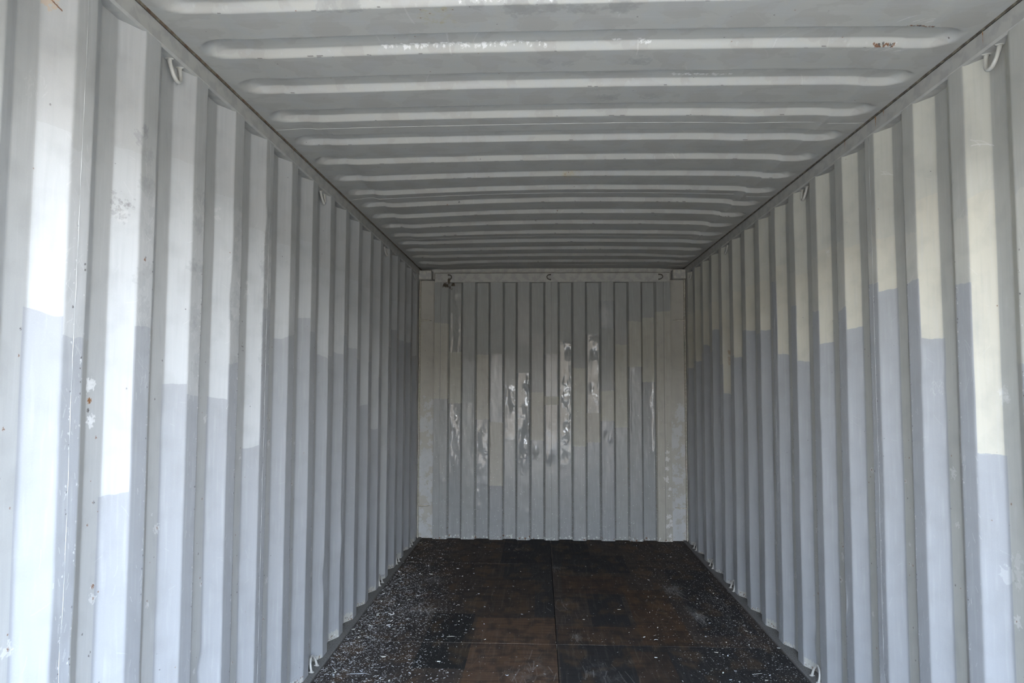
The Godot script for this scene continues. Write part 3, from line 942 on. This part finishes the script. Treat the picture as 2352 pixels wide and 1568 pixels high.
func roof_paint(s: int, z0: float, z1: float, size: Vector2i) -> Material:
	var img := Image.create(size.x, size.y, false, Image.FORMAT_RGBA8)
	var rough := Image.create(64, 64, false, Image.FORMAT_RGBA8)
	img.fill(srgb(ROOF_GREY))
	rough.fill(Color(0.46, 0.46, 0.46))
	var px := size.x / 2.41
	var py := size.y / (z0 - z1)
	var mm := px / 850.0
	var all := Rect2i(Vector2i.ZERO, size)
	var sh := Vector2i(rng.randi() % 512, rng.randi() % 512)
	lay(img, tile("roof_patch_warm", 512, 0.007, 21, 0.52, 0.56, Color(0.315, 0.302, 0.275), 0.5, 4), all, sh)
	lay(img, tile("roof_patch_cool", 512, 0.009, 22, 0.56, 0.60, Color(0.37, 0.372, 0.366), 0.45, 4, Vector2i(1, 1)), all, sh * 2)
	lay(img, tile("roof_streak", 512, 0.04, 23, 0.55, 0.9, Color(0.46, 0.46, 0.45), 0.2, 3, Vector2i(16, 1)), all)
	lay(img, tile("speckle", 512, 0.25, 14, 0.6, 0.95, Color(0.6, 0.6, 0.6), 0.12, 2), all)
	# drag marks
	for q in 40:
		scratch(img, rng.randf_range(0.2, 0.85) * size.x, rng.randf() * size.y, rng.randf_range(20, 120) * mm, rng.randf_range(-2.4, -1.0), rng.randf_range(-0.6, 0.6), rng.randi_range(2, 5), WHITE_CHIP, rng.randf_range(0.05, 0.22))
	for q in 60:
		dot(img, rng.randf() * size.x, rng.randf() * size.y, rng.randi_range(2, 5), SOOT if q % 3 else RUST, 0.85, 0.5)
	# chips along the groove flanks that face the door
	for k in range(-8, 16):
		var far := GROOVE_FIRST - k * GROOVE_PITCH
		if far > z0 - 0.01 or far < z1 + 0.01:
			continue
		var y := (z0 - far - 0.012) * py
		for q in 22:
			dot(img, rng.randf_range(0.05, 0.95) * size.x, y + rng.randf_range(-8, 8) * mm, int(rng.randf_range(3, 12) * mm), Color(0.46, 0.46, 0.45), 0.4, 0.45)
		for q in 12:
			scratch(img, rng.randf_range(0.05, 0.95) * size.x, y + rng.randf_range(8, 14) * mm, rng.randf_range(3, 18) * mm, 0.0, 0.0, 2, SOOT, 0.6)
	# marks that can be told apart: [x from, z, length m, kind]
	for m in [[-0.60, 3.997, 0.52, "white"], [0.124, 4.003, 0.03, "white"], [0.20, 3.999, 0.04, "white"], [-0.32, 4.257, 0.26, "white"], [0.35, 3.757, 0.2, "white"], [0.3, 4.29, 0.4, "rustdots"], [0.955, 4.106, 0.075, "rust"], [0.915, 3.983, 0.07, "rust"], [0.90, 4.13, 0.1, "scrapes"], [0.90, 3.955, 0.10, "scrapes"],
			[-0.44, 4.20, 0.1, "mould"], [-0.30, 4.235, 0.18, "grey"], [0.0, 4.22, 0.16, "grey"], [-0.16, 4.22, 0.2, "grey"], [0.02, 2.65, 0.08, "mould"], [-0.05, 2.72, 0.06, "rustdots"], [1.01, 0.57, 0.04, "rust"], [-0.70, 4.255, 0.1, "grey"], [0.10, 3.62, 0.3, "grey"], [-0.1, 3.9, 0.35, "grey"]]:
		if m[1] > z0 or m[1] < z1:
			continue
		var x: float = (m[0] + 1.205) * px
		var y: float = (z0 - m[1]) * py
		var w: float = m[2] * px
		match m[3]:
			"white":
				for q in int(w / 4.0) + 2:
					dot(img, x + rng.randf() * w, y + rng.randf_range(-9, 6) * mm, rng.randi_range(3, 15), Color(0.62, 0.62, 0.60), 0.9, 0.45)
			"rust":
				for q in int(w / 3.0) + 2:
					dot(img, x + rng.randf() * w, y + rng.randf_range(-3, 3), rng.randi_range(4, 9), RUST if q % 3 else SOOT, 0.95, 0.5)
			"rustdots":
				for q in 14:
					dot(img, x + rng.randf() * w, y + rng.randf_range(-9, 9), rng.randi_range(3, 7), RUST, 0.85, 0.5)
			"scrapes":
				for q in 7:
					scratch(img, x + rng.randf() * w, y + rng.randf_range(-4, 6), rng.randf_range(8, 50), rng.randf_range(-1.1, -0.7), 0.1, 2, Color(0.6, 0.6, 0.58), 0.55)
			"mould":
				for q in 60:
					dot(img, x + rng.randf() * w, y + rng.randf_range(-0.5, 0.5) * w, rng.randi_range(6, 26), Color(0.36, 0.31, 0.19), 0.22, 0.4)
				for q in 5:
					dot(img, x + rng.randf() * w, y + rng.randf_range(-0.4, 0.4) * w, 5, RUST, 0.9, 0.5)
			"grey":
				for q in 6:
					dot(img, x + rng.randf() * w, y + rng.randf_range(-12, 12), rng.randi_range(30, 90), Color(0.28, 0.275, 0.26), 0.5, 0.42)
	return painted(img, rough, "roof paint")

# ==================================================================== floor
func make_floor():
	var fl := structure("floor")
	part(bevel_box(Vector3(-1.15, -0.14, -0.06), Vector3(1.15, -0.030, OPEN_Z), 0.002), "floor_beams", plain("dark steel", Color(0.05, 0.05, 0.05), 0.8), fl)
	var mat := floor_paint()
	var g := 0.0016
	var boards := [[-1.144, -0.011, -0.045, 0.780], [-1.144, -0.011, 0.780, 2.372], [-1.144, -0.011, 2.372, 4.70], [-1.144, -0.011, 4.70, OPEN_Z], [-0.011, 1.144, -0.045, 2.372], [-0.011, 1.144, 2.372, 4.70], [-0.011, 1.144, 4.70, OPEN_Z]]
	for b in boards:
		var m := board_mesh(b[0] + g, b[1] - g, b[2] + g * 0.8, b[3] - g * 0.8)
		part(m, "plywood_board", mat, fl)
	# pale grit packed into the cross joints
	var grit := grained("joint grit", Color(0.42, 0.40, 0.36), Color(0.16, 0.14, 0.12), 0.95, 25.0)
	part(bevel_box(Vector3(-1.0, -0.028, 2.3708), Vector3(0.25, -0.0006, 2.3732), 0.0004), "joint_grit", grit, fl)
	part(bevel_box(Vector3(-0.85, -0.028, 0.7790), Vector3(-0.02, -0.0006, 0.7812), 0.0004), "joint_grit", grit, fl)
	part(bevel_box(Vector3(0.25, -0.028, 2.3710), Vector3(0.70, -0.001, 2.3730), 0.0004), "joint_grit", plain("brown grit", Color(0.16, 0.12, 0.09), 0.95), fl)

func board_mesh(x0: float, x1: float, z0: float, z1: float) -> ArrayMesh:
	var st := SurfaceTool.new()
	st.begin(Mesh.PRIMITIVE_TRIANGLES)
	st.set_smooth_group(-1)
	var b := 0.001
	var uv := func(p: Vector3) -> Vector2: return Vector2((p.x + 1.144) / 2.288, p.z / 3.0)
	var face := func(a: Vector3, c: Vector3, d: Vector3, e: Vector3):
		for p in [a, c, d, a, d, e]:
			st.set_uv(uv.call(p))
			st.add_vertex(p)
	face.call(Vector3(x0 + b, 0, z0 + b), Vector3(x1 - b, 0, z0 + b), Vector3(x1 - b, 0, z1 - b), Vector3(x0 + b, 0, z1 - b))
	var ring := [Vector3(x0, 0, z0), Vector3(x1, 0, z0), Vector3(x1, 0, z1), Vector3(x0, 0, z1)]
	var inner := [Vector3(x0 + b, 0, z0 + b), Vector3(x1 - b, 0, z0 + b), Vector3(x1 - b, 0, z1 - b), Vector3(x0 + b, 0, z1 - b)]
	for i in 4:
		var j := (i + 1) % 4
		var dn := Vector3(0, -b, 0)
		face.call(inner[j], inner[i], ring[i] + dn, ring[j] + dn)
		face.call(ring[j] + dn, ring[i] + dn, ring[i] + Vector3(0, -0.028, 0), ring[j] + Vector3(0, -0.028, 0))
	st.generate_normals()
	return st.commit()

func floor_paint() -> Material:
	var size := Vector2i(2048, 2048)
	var img := Image.create(size.x, size.y, false, Image.FORMAT_RGBA8)
	var rough := Image.create(512, 512, false, Image.FORMAT_RGBA8)
	img.fill(srgb(Color(0.042, 0.0315, 0.0245)))
	rough.fill(Color(0.8, 0.8, 0.8))
	var px := size.x / 2.288
	var py := size.y / 3.0
	var all := Rect2i(Vector2i.ZERO, size)
	# stained veneers with their own edges: [x0, x1, z0, z1, colour]
	var black := Color(0.0125, 0.0118, 0.0112)
	var brown := Color(0.078, 0.046, 0.028)
	for r in [[-0.40, -0.011, -0.05, 0.78, Color(0.015, 0.014, 0.015)], [-0.36, -0.011, 0.78, 1.96, Color(0.024, 0.022, 0.021)], [-0.72, -0.48, 1.92, 2.372, black], [-0.72, -0.44, 2.372, 2.705, black], [-0.46, -0.011, 1.98, 3.0, brown], [-0.44, -0.13, 1.2, 1.98, Color(0.040, 0.028, 0.020)], [0.0, 0.30, -0.05, 0.78, black], [0.0, 0.55, 0.5, 1.0, Color(0.017, 0.016, 0.016)], [0.05, 0.5, 1.1, 1.5, Color(0.041, 0.026, 0.017)], [0.2, 0.42, 1.5, 2.1, Color(0.018, 0.017, 0.017)], [0.45, 0.72, 1.4, 2.36, Color(0.050, 0.029, 0.016)], [0.0, 0.45, 2.1, 2.372, Color(0.048, 0.030, 0.020)], [0.0, 1.144, 2.372, 3.0, Color(0.020, 0.018, 0.017)], [0.36, 0.55, 2.45, 3.0, Color(0.038, 0.025, 0.017)], [0.80, 1.10, 0.9, 2.2, Color(0.020, 0.018, 0.017)], [-1.144, -0.75, 0.78, 3.0, Color(0.032, 0.026, 0.022)]]:
		coat(img, int((r[0] + 1.144) * px), int((r[1] + 1.144) * px), r[2] * py, r[3] * py, r[4], 6.0, 0.03)
	lay(img, tile("ply_brown", 512, 0.006, 31, 0.5, 0.75, Color(0.078, 0.044, 0.023), 0.55, 5), all)
	lay(img, tile("ply_black", 512, 0.008, 32, 0.5, 0.8, Color(0.009, 0.009, 0.009), 0.4, 5), all)
	lay(img, tile("ply_grain_x", 512, 0.05, 33, 0.5, 0.9, Color(0.012, 0.010, 0.009), 0.35, 3, Vector2i(16, 1)), all)
	lay(img, tile("ply_grain_z", 512, 0.05, 34, 0.55, 0.9, Color(0.16, 0.14, 0.12), 0.22, 3, Vector2i(1, 16)), all)
	# rubbed, dusty places with scratches in them: [x, z, spread x, spread z, number]
	for d in [[-0.82, 1.85, 0.12, 0.14, 60], [0.79, 1.36, 0.08, 0.12, 46], [0.83, 1.86, 0.04, 0.12, 40], [0.10, 2.25, 0.03, 0.08, 14], [-0.15, 2.75, 0.14, 0.2, 36], [0.2, 2.75, 0.15, 0.2, 30], [0.03, 0.86, 0.05, 0.06, 12], [-0.3, 0.25, 0.12, 0.1, 14], [0.05, 1.7, 0.1, 0.3, 14], [-0.85, 1.2, 0.12, 0.12, 26], [-0.95, 0.3, 0.2, 0.3, 30], [1.0, 1.8, 0.1, 0.5, 30]]:
		for q in d[4]:
			scratch(img, (d[0] + 1.144 + rng.randfn(0.0, 0.5) * d[2]) * px, (d[1] + rng.randfn(0.0, 0.5) * d[3]) * py, rng.randf_range(20, 110), rng.randf_range(1.0, 2.0), rng.randf_range(-0.5, 0.5), rng.randi_range(2, 6), Color(0.22, 0.21, 0.20), rng.randf_range(0.12, 0.4))
			dot(img, (d[0] + 1.144 + rng.randfn(0.0, 0.45) * d[2]) * px, (d[1] + rng.randfn(0.0, 0.45) * d[3]) * py, rng.randi_range(20, 60), Color(0.18, 0.17, 0.16), 0.16, 0.42)
	for q in 420:
		scratch(img, rng.randf() * size.x, rng.randf() * size.y, rng.randf_range(20, 160), rng.randf_range(1.2, 1.95), rng.randf_range(-0.3, 0.3), 2, Color(0.16, 0.14, 0.12), rng.randf_range(0.12, 0.4))
	for q in 60:
		scratch(img, rng.randf() * size.x, rng.randf() * size.y, rng.randf_range(60, 300), rng.randf_range(-0.05, 0.05), 0.0, 2, Color(0.012, 0.01, 0.01), 0.5)
	# dried paint dust near the walls: fine grains, thick by the walls
	for q in 17000:
		var side := -1.0 if rng.randf() < 0.64 else 1.0
		var x := side * (1.144 - absf(rng.randfn(0.0, 0.30 if side < 0.0 else 0.24)))
		dot(img, (x + 1.144) * px, rng.randf_range(0.0, 3.0) * py, rng.randi_range(2, 5), Color(0.24, 0.23, 0.215), rng.randf_range(0.15, 0.5), 0.5)
	for q in 700:
		dot(img, rng.randf() * size.x, rng.randf() * size.y, rng.randi_range(2, 4), Color(0.45, 0.44, 0.42), 0.7, 0.5)
	var wood := painted(img, rough, "worn plywood")
	wood.metallic_specular = 0.32
	return wood

# ==================================================================== door end (behind the camera)
func make_door_frame():
	var d := structure("door_1")
	var m := grained("rail paint", ROOF_GREY, Color(0.315, 0.31, 0.292), 0.5, 3.0)
	part(bevel_box(Vector3(-1.22, 2.28, OPEN_Z - 0.06), Vector3(1.22, 2.52, OPEN_Z + 0.06), 0.01), "door_header", m, d)
	part(bevel_box(Vector3(-1.22, -0.16, OPEN_Z), Vector3(1.22, 0.0, OPEN_Z + 0.06), 0.01), "door_sill", m, d)
	for s in [-1, 1]:
		var a: float = s * 1.15
		var b: float = s * 1.24
		part(bevel_box(Vector3(minf(a, b), -0.16, OPEN_Z - 0.05), Vector3(maxf(a, b), 2.50, OPEN_Z + 0.06), 0.01), "door_post", m, d)
	# unseen left leaf, set open square to the front to shade the right wall; the right one is folded back along the outside
	for s in [-1, 1]:
		var leaf := part(bevel_box(Vector3(-0.02, 0.0, 0.0), Vector3(0.02, 2.27, 1.16), 0.004), "door_leaf", m, d)
		leaf.transform = Transform3D(Basis(Vector3.UP, -0.10 if s < 0 else PI - 0.06), Vector3(s * 1.23, 0.0, OPEN_Z + 0.08))
		for y in [0.18, 0.66, 1.14, 1.62, 2.10]:
			part(bevel_box(Vector3(-0.05, y - 0.05, 0.06), Vector3(0.05, y + 0.05, 1.10), 0.012), "door_rib", m, leaf)

# ==================================================================== lashing rings
func ring_mesh(width: float, drop: float, bar: float, lean: float) -> ArrayMesh:
	# a bent bar that starts and ends at y = 0 and hangs down; its feet lie along z
	var path := PackedVector3Array()
	var radii := PackedFloat32Array()
	for i in 21:
		var a := PI * i / 20.0
		var y := -drop * pow(maxf(sin(a), 0.0), 0.9)
		path.append(Vector3(lean * -y / drop, y, cos(a) * width * 0.5))
		radii.append(bar * (1.0 if i > 0 and i < 20 else 1.25))
	return tube(path, radii, 10)

func weld_lump(r: float) -> ArrayMesh:
	# flattened, uneven lump of weld
	var pts := PackedVector3Array()
	var uvs := PackedVector2Array()
	for j in 7:
		for i in 13:
			var t := PI * j / 6.0
			var a := TAU * i / 12.0
			var w := r * (1.0 + 0.12 * sin(a * 3.0 + 1.0))
			pts.append(Vector3(sin(t) * cos(a) * w * 1.5, cos(t) * r * 0.45, sin(t) * sin(a) * w * 1.05))
			uvs.append(Vector2.ZERO)
	return grid_mesh(pts, uvs, 13, 7, false)

func lashing_ring(label: String, at: Vector3, turn: Basis, width: float, drop: float, bar: float, lean: float, group: String, mat: Material) -> Node3D:
	var o := Node3D.new()
	o.name = "lashing_ring"
	o.set_meta("label", label)
	o.set_meta("category", "lashing ring")
	o.set_meta("group", group)
	add_child(o, true)
	o.transform = Transform3D(turn, at)
	part(ring_mesh(width, drop, bar, lean), "ring_bar", mat, o)
	for s in [-1.0, 1.0]:
		var w := part(weld_lump(bar * 1.5), "weld_foot", mat, o)
		w.position = Vector3(0, 0, s * width * 0.5)
	return o

func make_rings():
	var clean := grained("ring paint", Color(0.46, 0.45, 0.41), Color(0.38, 0.375, 0.345), 0.35, 90.0)
	var worn := grained("worn ring", Color(0.40, 0.395, 0.37), Color(0.30, 0.28, 0.25), 0.35, 90.0)
	var order := ["nearest", "second nearest", "third nearest", "farthest"]
	var top_z := [4.095, 2.70, 1.295, 0.17]
	var low_z := [2.755, 1.385, 0.835, 0.295]
	for s in [-1, 1]:
		var wall := "left" if s < 0 else "right"
		for i in 4:
			var w := Basis() if s < 0 else Basis(Vector3.UP, PI)
			lashing_ring("painted steel lashing ring welded under the %s roof rail, %s to the open end" % [wall, order[i]], Vector3(s * 1.198, RAIL_LOW + 0.001, top_z[i]), w, 0.058, 0.058, 0.0062, 0.012, "lashing rings under the roof rails", clean)
			# the lower ones stand up against the wall
			lashing_ring("scuffed steel lashing ring standing on the %s floor rail, %s to the open end" % [wall, order[i]], Vector3(s * 1.172, 0.0075, low_z[i]), w * Basis(Vector3.BACK, PI), 0.078, 0.058, 0.0058, 0.014, "lashing rings along the floor rails", worn)
	var names := ["left", "middle", "right"]
	var xs := [-0.921, -0.008, 0.951]
	for i in 3:
		# small rings on the header: the feet one above the other, the bow to one side
		var bow := Vector3(-0.85 if i == 1 else 0.85, 0.0, 0.53)
		var turn := Basis((-bow).cross(Vector3.UP), -bow, Vector3.UP)
		lashing_ring("small dark lashing ring on the end wall header, %s of three" % names[i], Vector3(xs[i], 2.310, 0.004), turn, 0.044, 0.036, 0.0045, 0.0, "small rings on the end wall header", plain("sooty ring", Color(0.10, 0.09, 0.075), 0.7))
	for s in [-1, 1]:
		for y in [1.926, 0.285]:
			var o := Node3D.new()
			o.name = "lashing_bar"
			o.set_meta("label", "short horizontal lashing bar across the %s corner post, %s one" % ["left" if s < 0 else "right", "upper" if y > 1.0 else "lower"])
			o.set_meta("category", "lashing bar")
			o.set_meta("group", "lashing bars on the corner posts")
			add_child(o, true)
			o.position = Vector3(s * 1.13, y, -0.02)
			var path := PackedVector3Array()
			var radii := PackedFloat32Array()
			for q in 9:
				var t := q / 8.0
				path.append(Vector3(s * lerpf(-0.042, 0.050, t), 0.0, -0.018 + 0.022 * sin(PI * minf(t * 2.5, 1.0) * 0.5)))
				radii.append(0.0055)
			part(tube(path, radii, 8), "bar", grained("flange paint", Color(0.60, 0.58, 0.50), Color(0.45, 0.42, 0.34), 0.5, 6.0), o)
			var w := part(weld_lump(0.008), "weld_foot", worn, o)
			w.position = Vector3(s * -0.042, 0, -0.016)

# ==================================================================== litter on the floor
func flake_mesh(seed_: int, thick: float, curl: float) -> ArrayMesh:
	# an irregular chip of dried paint about 1 unit long, slightly curled
	var r := RandomNumberGenerator.new()
	r.seed = seed_
	var st := SurfaceTool.new()
	st.begin(Mesh.PRIMITIVE_TRIANGLES)
	st.set_smooth_group(-1)
	var n := 6
	var rim := []
	for i in n:
		var a := TAU * (i + r.randf_range(-0.25, 0.25)) / n
		var d := r.randf_range(0.55, 1.0) * 0.5
		var x := cos(a) * d
		var z := sin(a) * d * 0.62
		rim.append(Vector3(x, thick + curl * x * x * 2.0 + r.randf_range(0.0, 0.05), z))
	var c := Vector3(0, thick, 0)
	for i in n:
		var j := (i + 1) % n
		tri(st, c, rim[i], rim[j], Vector3.UP)
		tri(st, c + Vector3(0, -thick, 0), rim[i] + Vector3(0, -thick, 0), rim[j] + Vector3(0, -thick, 0), Vector3.DOWN)
		quad(st, rim[i], rim[j], rim[j] + Vector3(0, -thick, 0), rim[i] + Vector3(0, -thick, 0), rim[i] + rim[j])
	st.generate_normals()
	return st.commit()

func litter_spot() -> Vector2:
	for t in 60:
		var u := rng.randf()
		var x := 0.0
		var z := rng.randf_range(0.02, 3.05)
		if u < 0.66:
			x = -1.14 + absf(rng.randfn(0.0, 0.17 + 0.10 * z / 3.0))
			if rng.randf() > smoothstep(0.3, 2.0, z) * 0.9 + 0.1:
				continue
		elif u < 0.93:
			x = 1.14 - absf(rng.randfn(0.0, 0.28))
			if rng.randf() > smoothstep(0.3, 2.2, z) * 0.6 + 0.4:
				continue
		else:
			x = rng.randf_range(-1.1, 1.1)
		if absf(x) < 1.14:
			return Vector2(x, z)
	return Vector2(-1.0, 2.0)

func make_litter():
	var m := StandardMaterial3D.new()
	m.resource_name = "dried paint flakes"
	m.vertex_color_use_as_albedo = true
	m.roughness = 0.6
	var mm := MultiMesh.new()
	mm.transform_format = MultiMesh.TRANSFORM_3D
	mm.use_colors = true
	mm.mesh = flake_mesh(3, 0.10, 0.3)
	var count := 17000
	mm.instance_count = count
	for i in count:
		var p := litter_spot()
		var s := 0.0018 + 0.0075 * pow(rng.randf(), 3.0)
		if p.x > -0.5:
			s *= 0.72
		var b := Basis(Vector3.UP, rng.randf() * TAU) * Basis(Vector3.RIGHT, rng.randfn(0.0, 0.12)) * Basis(Vector3.BACK, rng.randfn(0.0, 0.12))
		mm.set_instance_transform(i, Transform3D(b.scaled_local(Vector3(s * rng.randf_range(1.1, 2.6), s, s)), Vector3(p.x, 0.0004, p.y)))
		var v := rng.randf_range(0.17, 0.46)
		mm.set_instance_color(i, Color(v, v, v * rng.randf_range(0.93, 1.03)))
	var stuff := MultiMeshInstance3D.new()
	stuff.name = "paint_flakes"
	stuff.multimesh = mm
	stuff.material_override = m
	stuff.set_meta("label", "fine pale paint flakes and grit scattered along both sides of the floor")
	stuff.set_meta("category", "paint flakes")
	stuff.set_meta("kind", "stuff")
	add_child(stuff)
	# the larger chips, one by one
	var shapes := []
	for i in 6:
		shapes.append(flake_mesh(40 + i, 0.09, [0.1, 0.5, 0.25, 0.7, 0.15, 0.4][i]))
	var mats := [plain("chip grey", Color(0.50, 0.52, 0.55), 0.5), plain("chip white", Color(0.66, 0.66, 0.63), 0.5), plain("chip cream", Color(0.55, 0.54, 0.47), 0.55)]
	for i in 150:
		var p := litter_spot()
		if i % 5 == 0:
			p = Vector2(rng.randf_range(-0.8, 0.9), rng.randf_range(0.8, 2.9))
		var s := rng.randf_range(0.010, 0.021) * (0.7 if p.x > -0.6 else 1.0)
		var o := part(shapes[i % 6], "paint_chip", mats[rng.randi() % 3], self)
		o.transform = Transform3D((Basis(Vector3.UP, rng.randf() * TAU)).scaled_local(Vector3(s * rng.randf_range(1.0, 1.7), s, s)), Vector3(p.x, 0.0006, p.y))
		var bend: String = ["flat", "curled", "slightly curled", "strongly curled", "flat", "curled"][i % 6]
		var tone: String = {mats[0]: "bluish grey", mats[1]: "white", mats[2]: "cream"}[o.material_override]
		var where := "beside the left wall" if p.x < -0.8 else "beside the right wall" if p.x > 0.8 else "left of the long joint" if p.x < 0.0 else "right of the long joint"
		var reach := "near the end wall" if p.y < 0.8 else "halfway down the floor" if p.y < 1.6 else "past the cross joint" if p.y < 2.372 else "before the cross joint"
		o.set_meta("label", "%s %s paint chip %s, %s" % [bend, tone, where, reach])
		o.set_meta("category", "paint chip")
		o.set_meta("group", "larger paint chips on the floor")
	# slivers that stand out
	sliver("long pale straight sliver lying among the flakes near the left wall", Vector3(-0.96, 0.001, 2.783), 0.14, 0.10, 0.0045, 0.0, mats[0])
	sliver("thin pale straight sliver lying on the floor near the right wall", Vector3(0.927, 0.001, 2.694), 0.25, 0.05, 0.0025, 0.0, mats[1])
	sliver("small white curled shaving lying on the brown board right of the middle joint", Vector3(0.511, 0.001, 2.29), 0.1, 0.028, 0.004, 2.6, mats[1])
	sliver("pale bent strip lying on the black stained board left of the middle joint", Vector3(-0.60, 0.001, 2.30), 0.2, 0.045, 0.004, 1.2, mats[2])

func sliver(label: String, at: Vector3, turn: float, length: float, width: float, bend: float, mat: Material):
	var pts := PackedVector3Array()
	var radii := PackedFloat32Array()
	var p := Vector3(-length * 0.5 if bend == 0.0 else 0.0, 0.0, 0.0)
	var a := -bend * 0.5
	for i in 13:
		pts.append(p)
		radii.append(width * 0.5 * (0.4 + 0.6 * sin(PI * clampf(i / 12.0, 0.06, 0.94))))
		p += Vector3(cos(a), 0.0, sin(a)) * length / 12.0
		a += bend / 12.0
	var o := part(tube(pts, radii, 5), "wood_sliver" if bend == 0.0 else "paint_shaving", mat, self)
	o.transform = Transform3D(Basis(Vector3.UP, turn).scaled_local(Vector3(1, 0.5, 1)), at)
	o.set_meta("label", label)
	o.set_meta("category", "sliver" if bend == 0.0 else "shaving")

# dirt that hangs or lies in the far corners
func make_corner_dirt():
	var web := Node3D.new()
	web.name = "cobweb_clump"
	web.set_meta("label", "dark dusty cobweb clump hanging below the left small ring of the header")
	web.set_meta("category", "cobweb")
	add_child(web, true)
	web.position = Vector3(-0.915, 2.262, 0.0)
	var brown := grained("web dust", Color(0.07, 0.05, 0.035), Color(0.11, 0.10, 0.07), 0.95, 40.0)
	for t in [[0.0, 0.012, 0.014, 0.055, 0.0], [-0.034, -0.022, 0.017, 0.034, 0.7], [0.036, -0.018, 0.012, 0.036, -0.8], [-0.012, -0.028, 0.012, 0.03, 0.2]]:
		var o := part(tuft(t[2], t[3], int(t[3] * 1000)), "web_tuft", brown, web)
		o.transform = Transform3D(Basis(Vector3.BACK, t[4]), Vector3(t[0], t[1], 0.012))
	var leaf_mat := grained("dry leaf", Color(0.10, 0.085, 0.05), Color(0.22, 0.20, 0.14), 0.8, 60.0)
	var spots := [[-1.118, 0.150, 0.4, "curled dry brown leaf scrap in the left far floor corner, nearest the post"], [-1.095, 0.215, 1.9, "torn dry brown leaf scrap in the left far floor corner, farthest from the wall"], [-1.125, 0.245, 2.8, "small dry brown leaf scrap in the left far floor corner, nearest the ring"]]
	for q in spots:
		var o := part(flake_mesh(int(q[2] * 100.0), 0.03, 1.1), "leaf_scrap", leaf_mat, self)
		o.transform = Transform3D(Basis(Vector3.UP, q[2]).scaled_local(Vector3(0.045, 0.03, 0.032)), Vector3(q[0], 0.0006, q[1]))
		o.set_meta("label", q[3])
		o.set_meta("category", "leaf scrap")
		o.set_meta("group", "leaf scraps in the far left corner")

func tuft(r: float, h: float, seed_: int) -> ArrayMesh:
	# ragged lump, long in y
	var pts := PackedVector3Array()
	var uvs := PackedVector2Array()
	for j in 9:
		for i in 11:
			var t := PI * j / 8.0
			var a := TAU * (i % 10) / 10.0
			var w := r * (0.75 + 0.6 * wob.get_noise_2d(cos(a) * 3.0 + seed_, j * 2.1 + sin(a) * 3.0))
			pts.append(Vector3(sin(t) * cos(a) * w, cos(t) * h * 0.5, sin(t) * sin(a) * w * 0.6))
			uvs.append(Vector2.ZERO)
	return grid_mesh(pts, uvs, 11, 9, false)
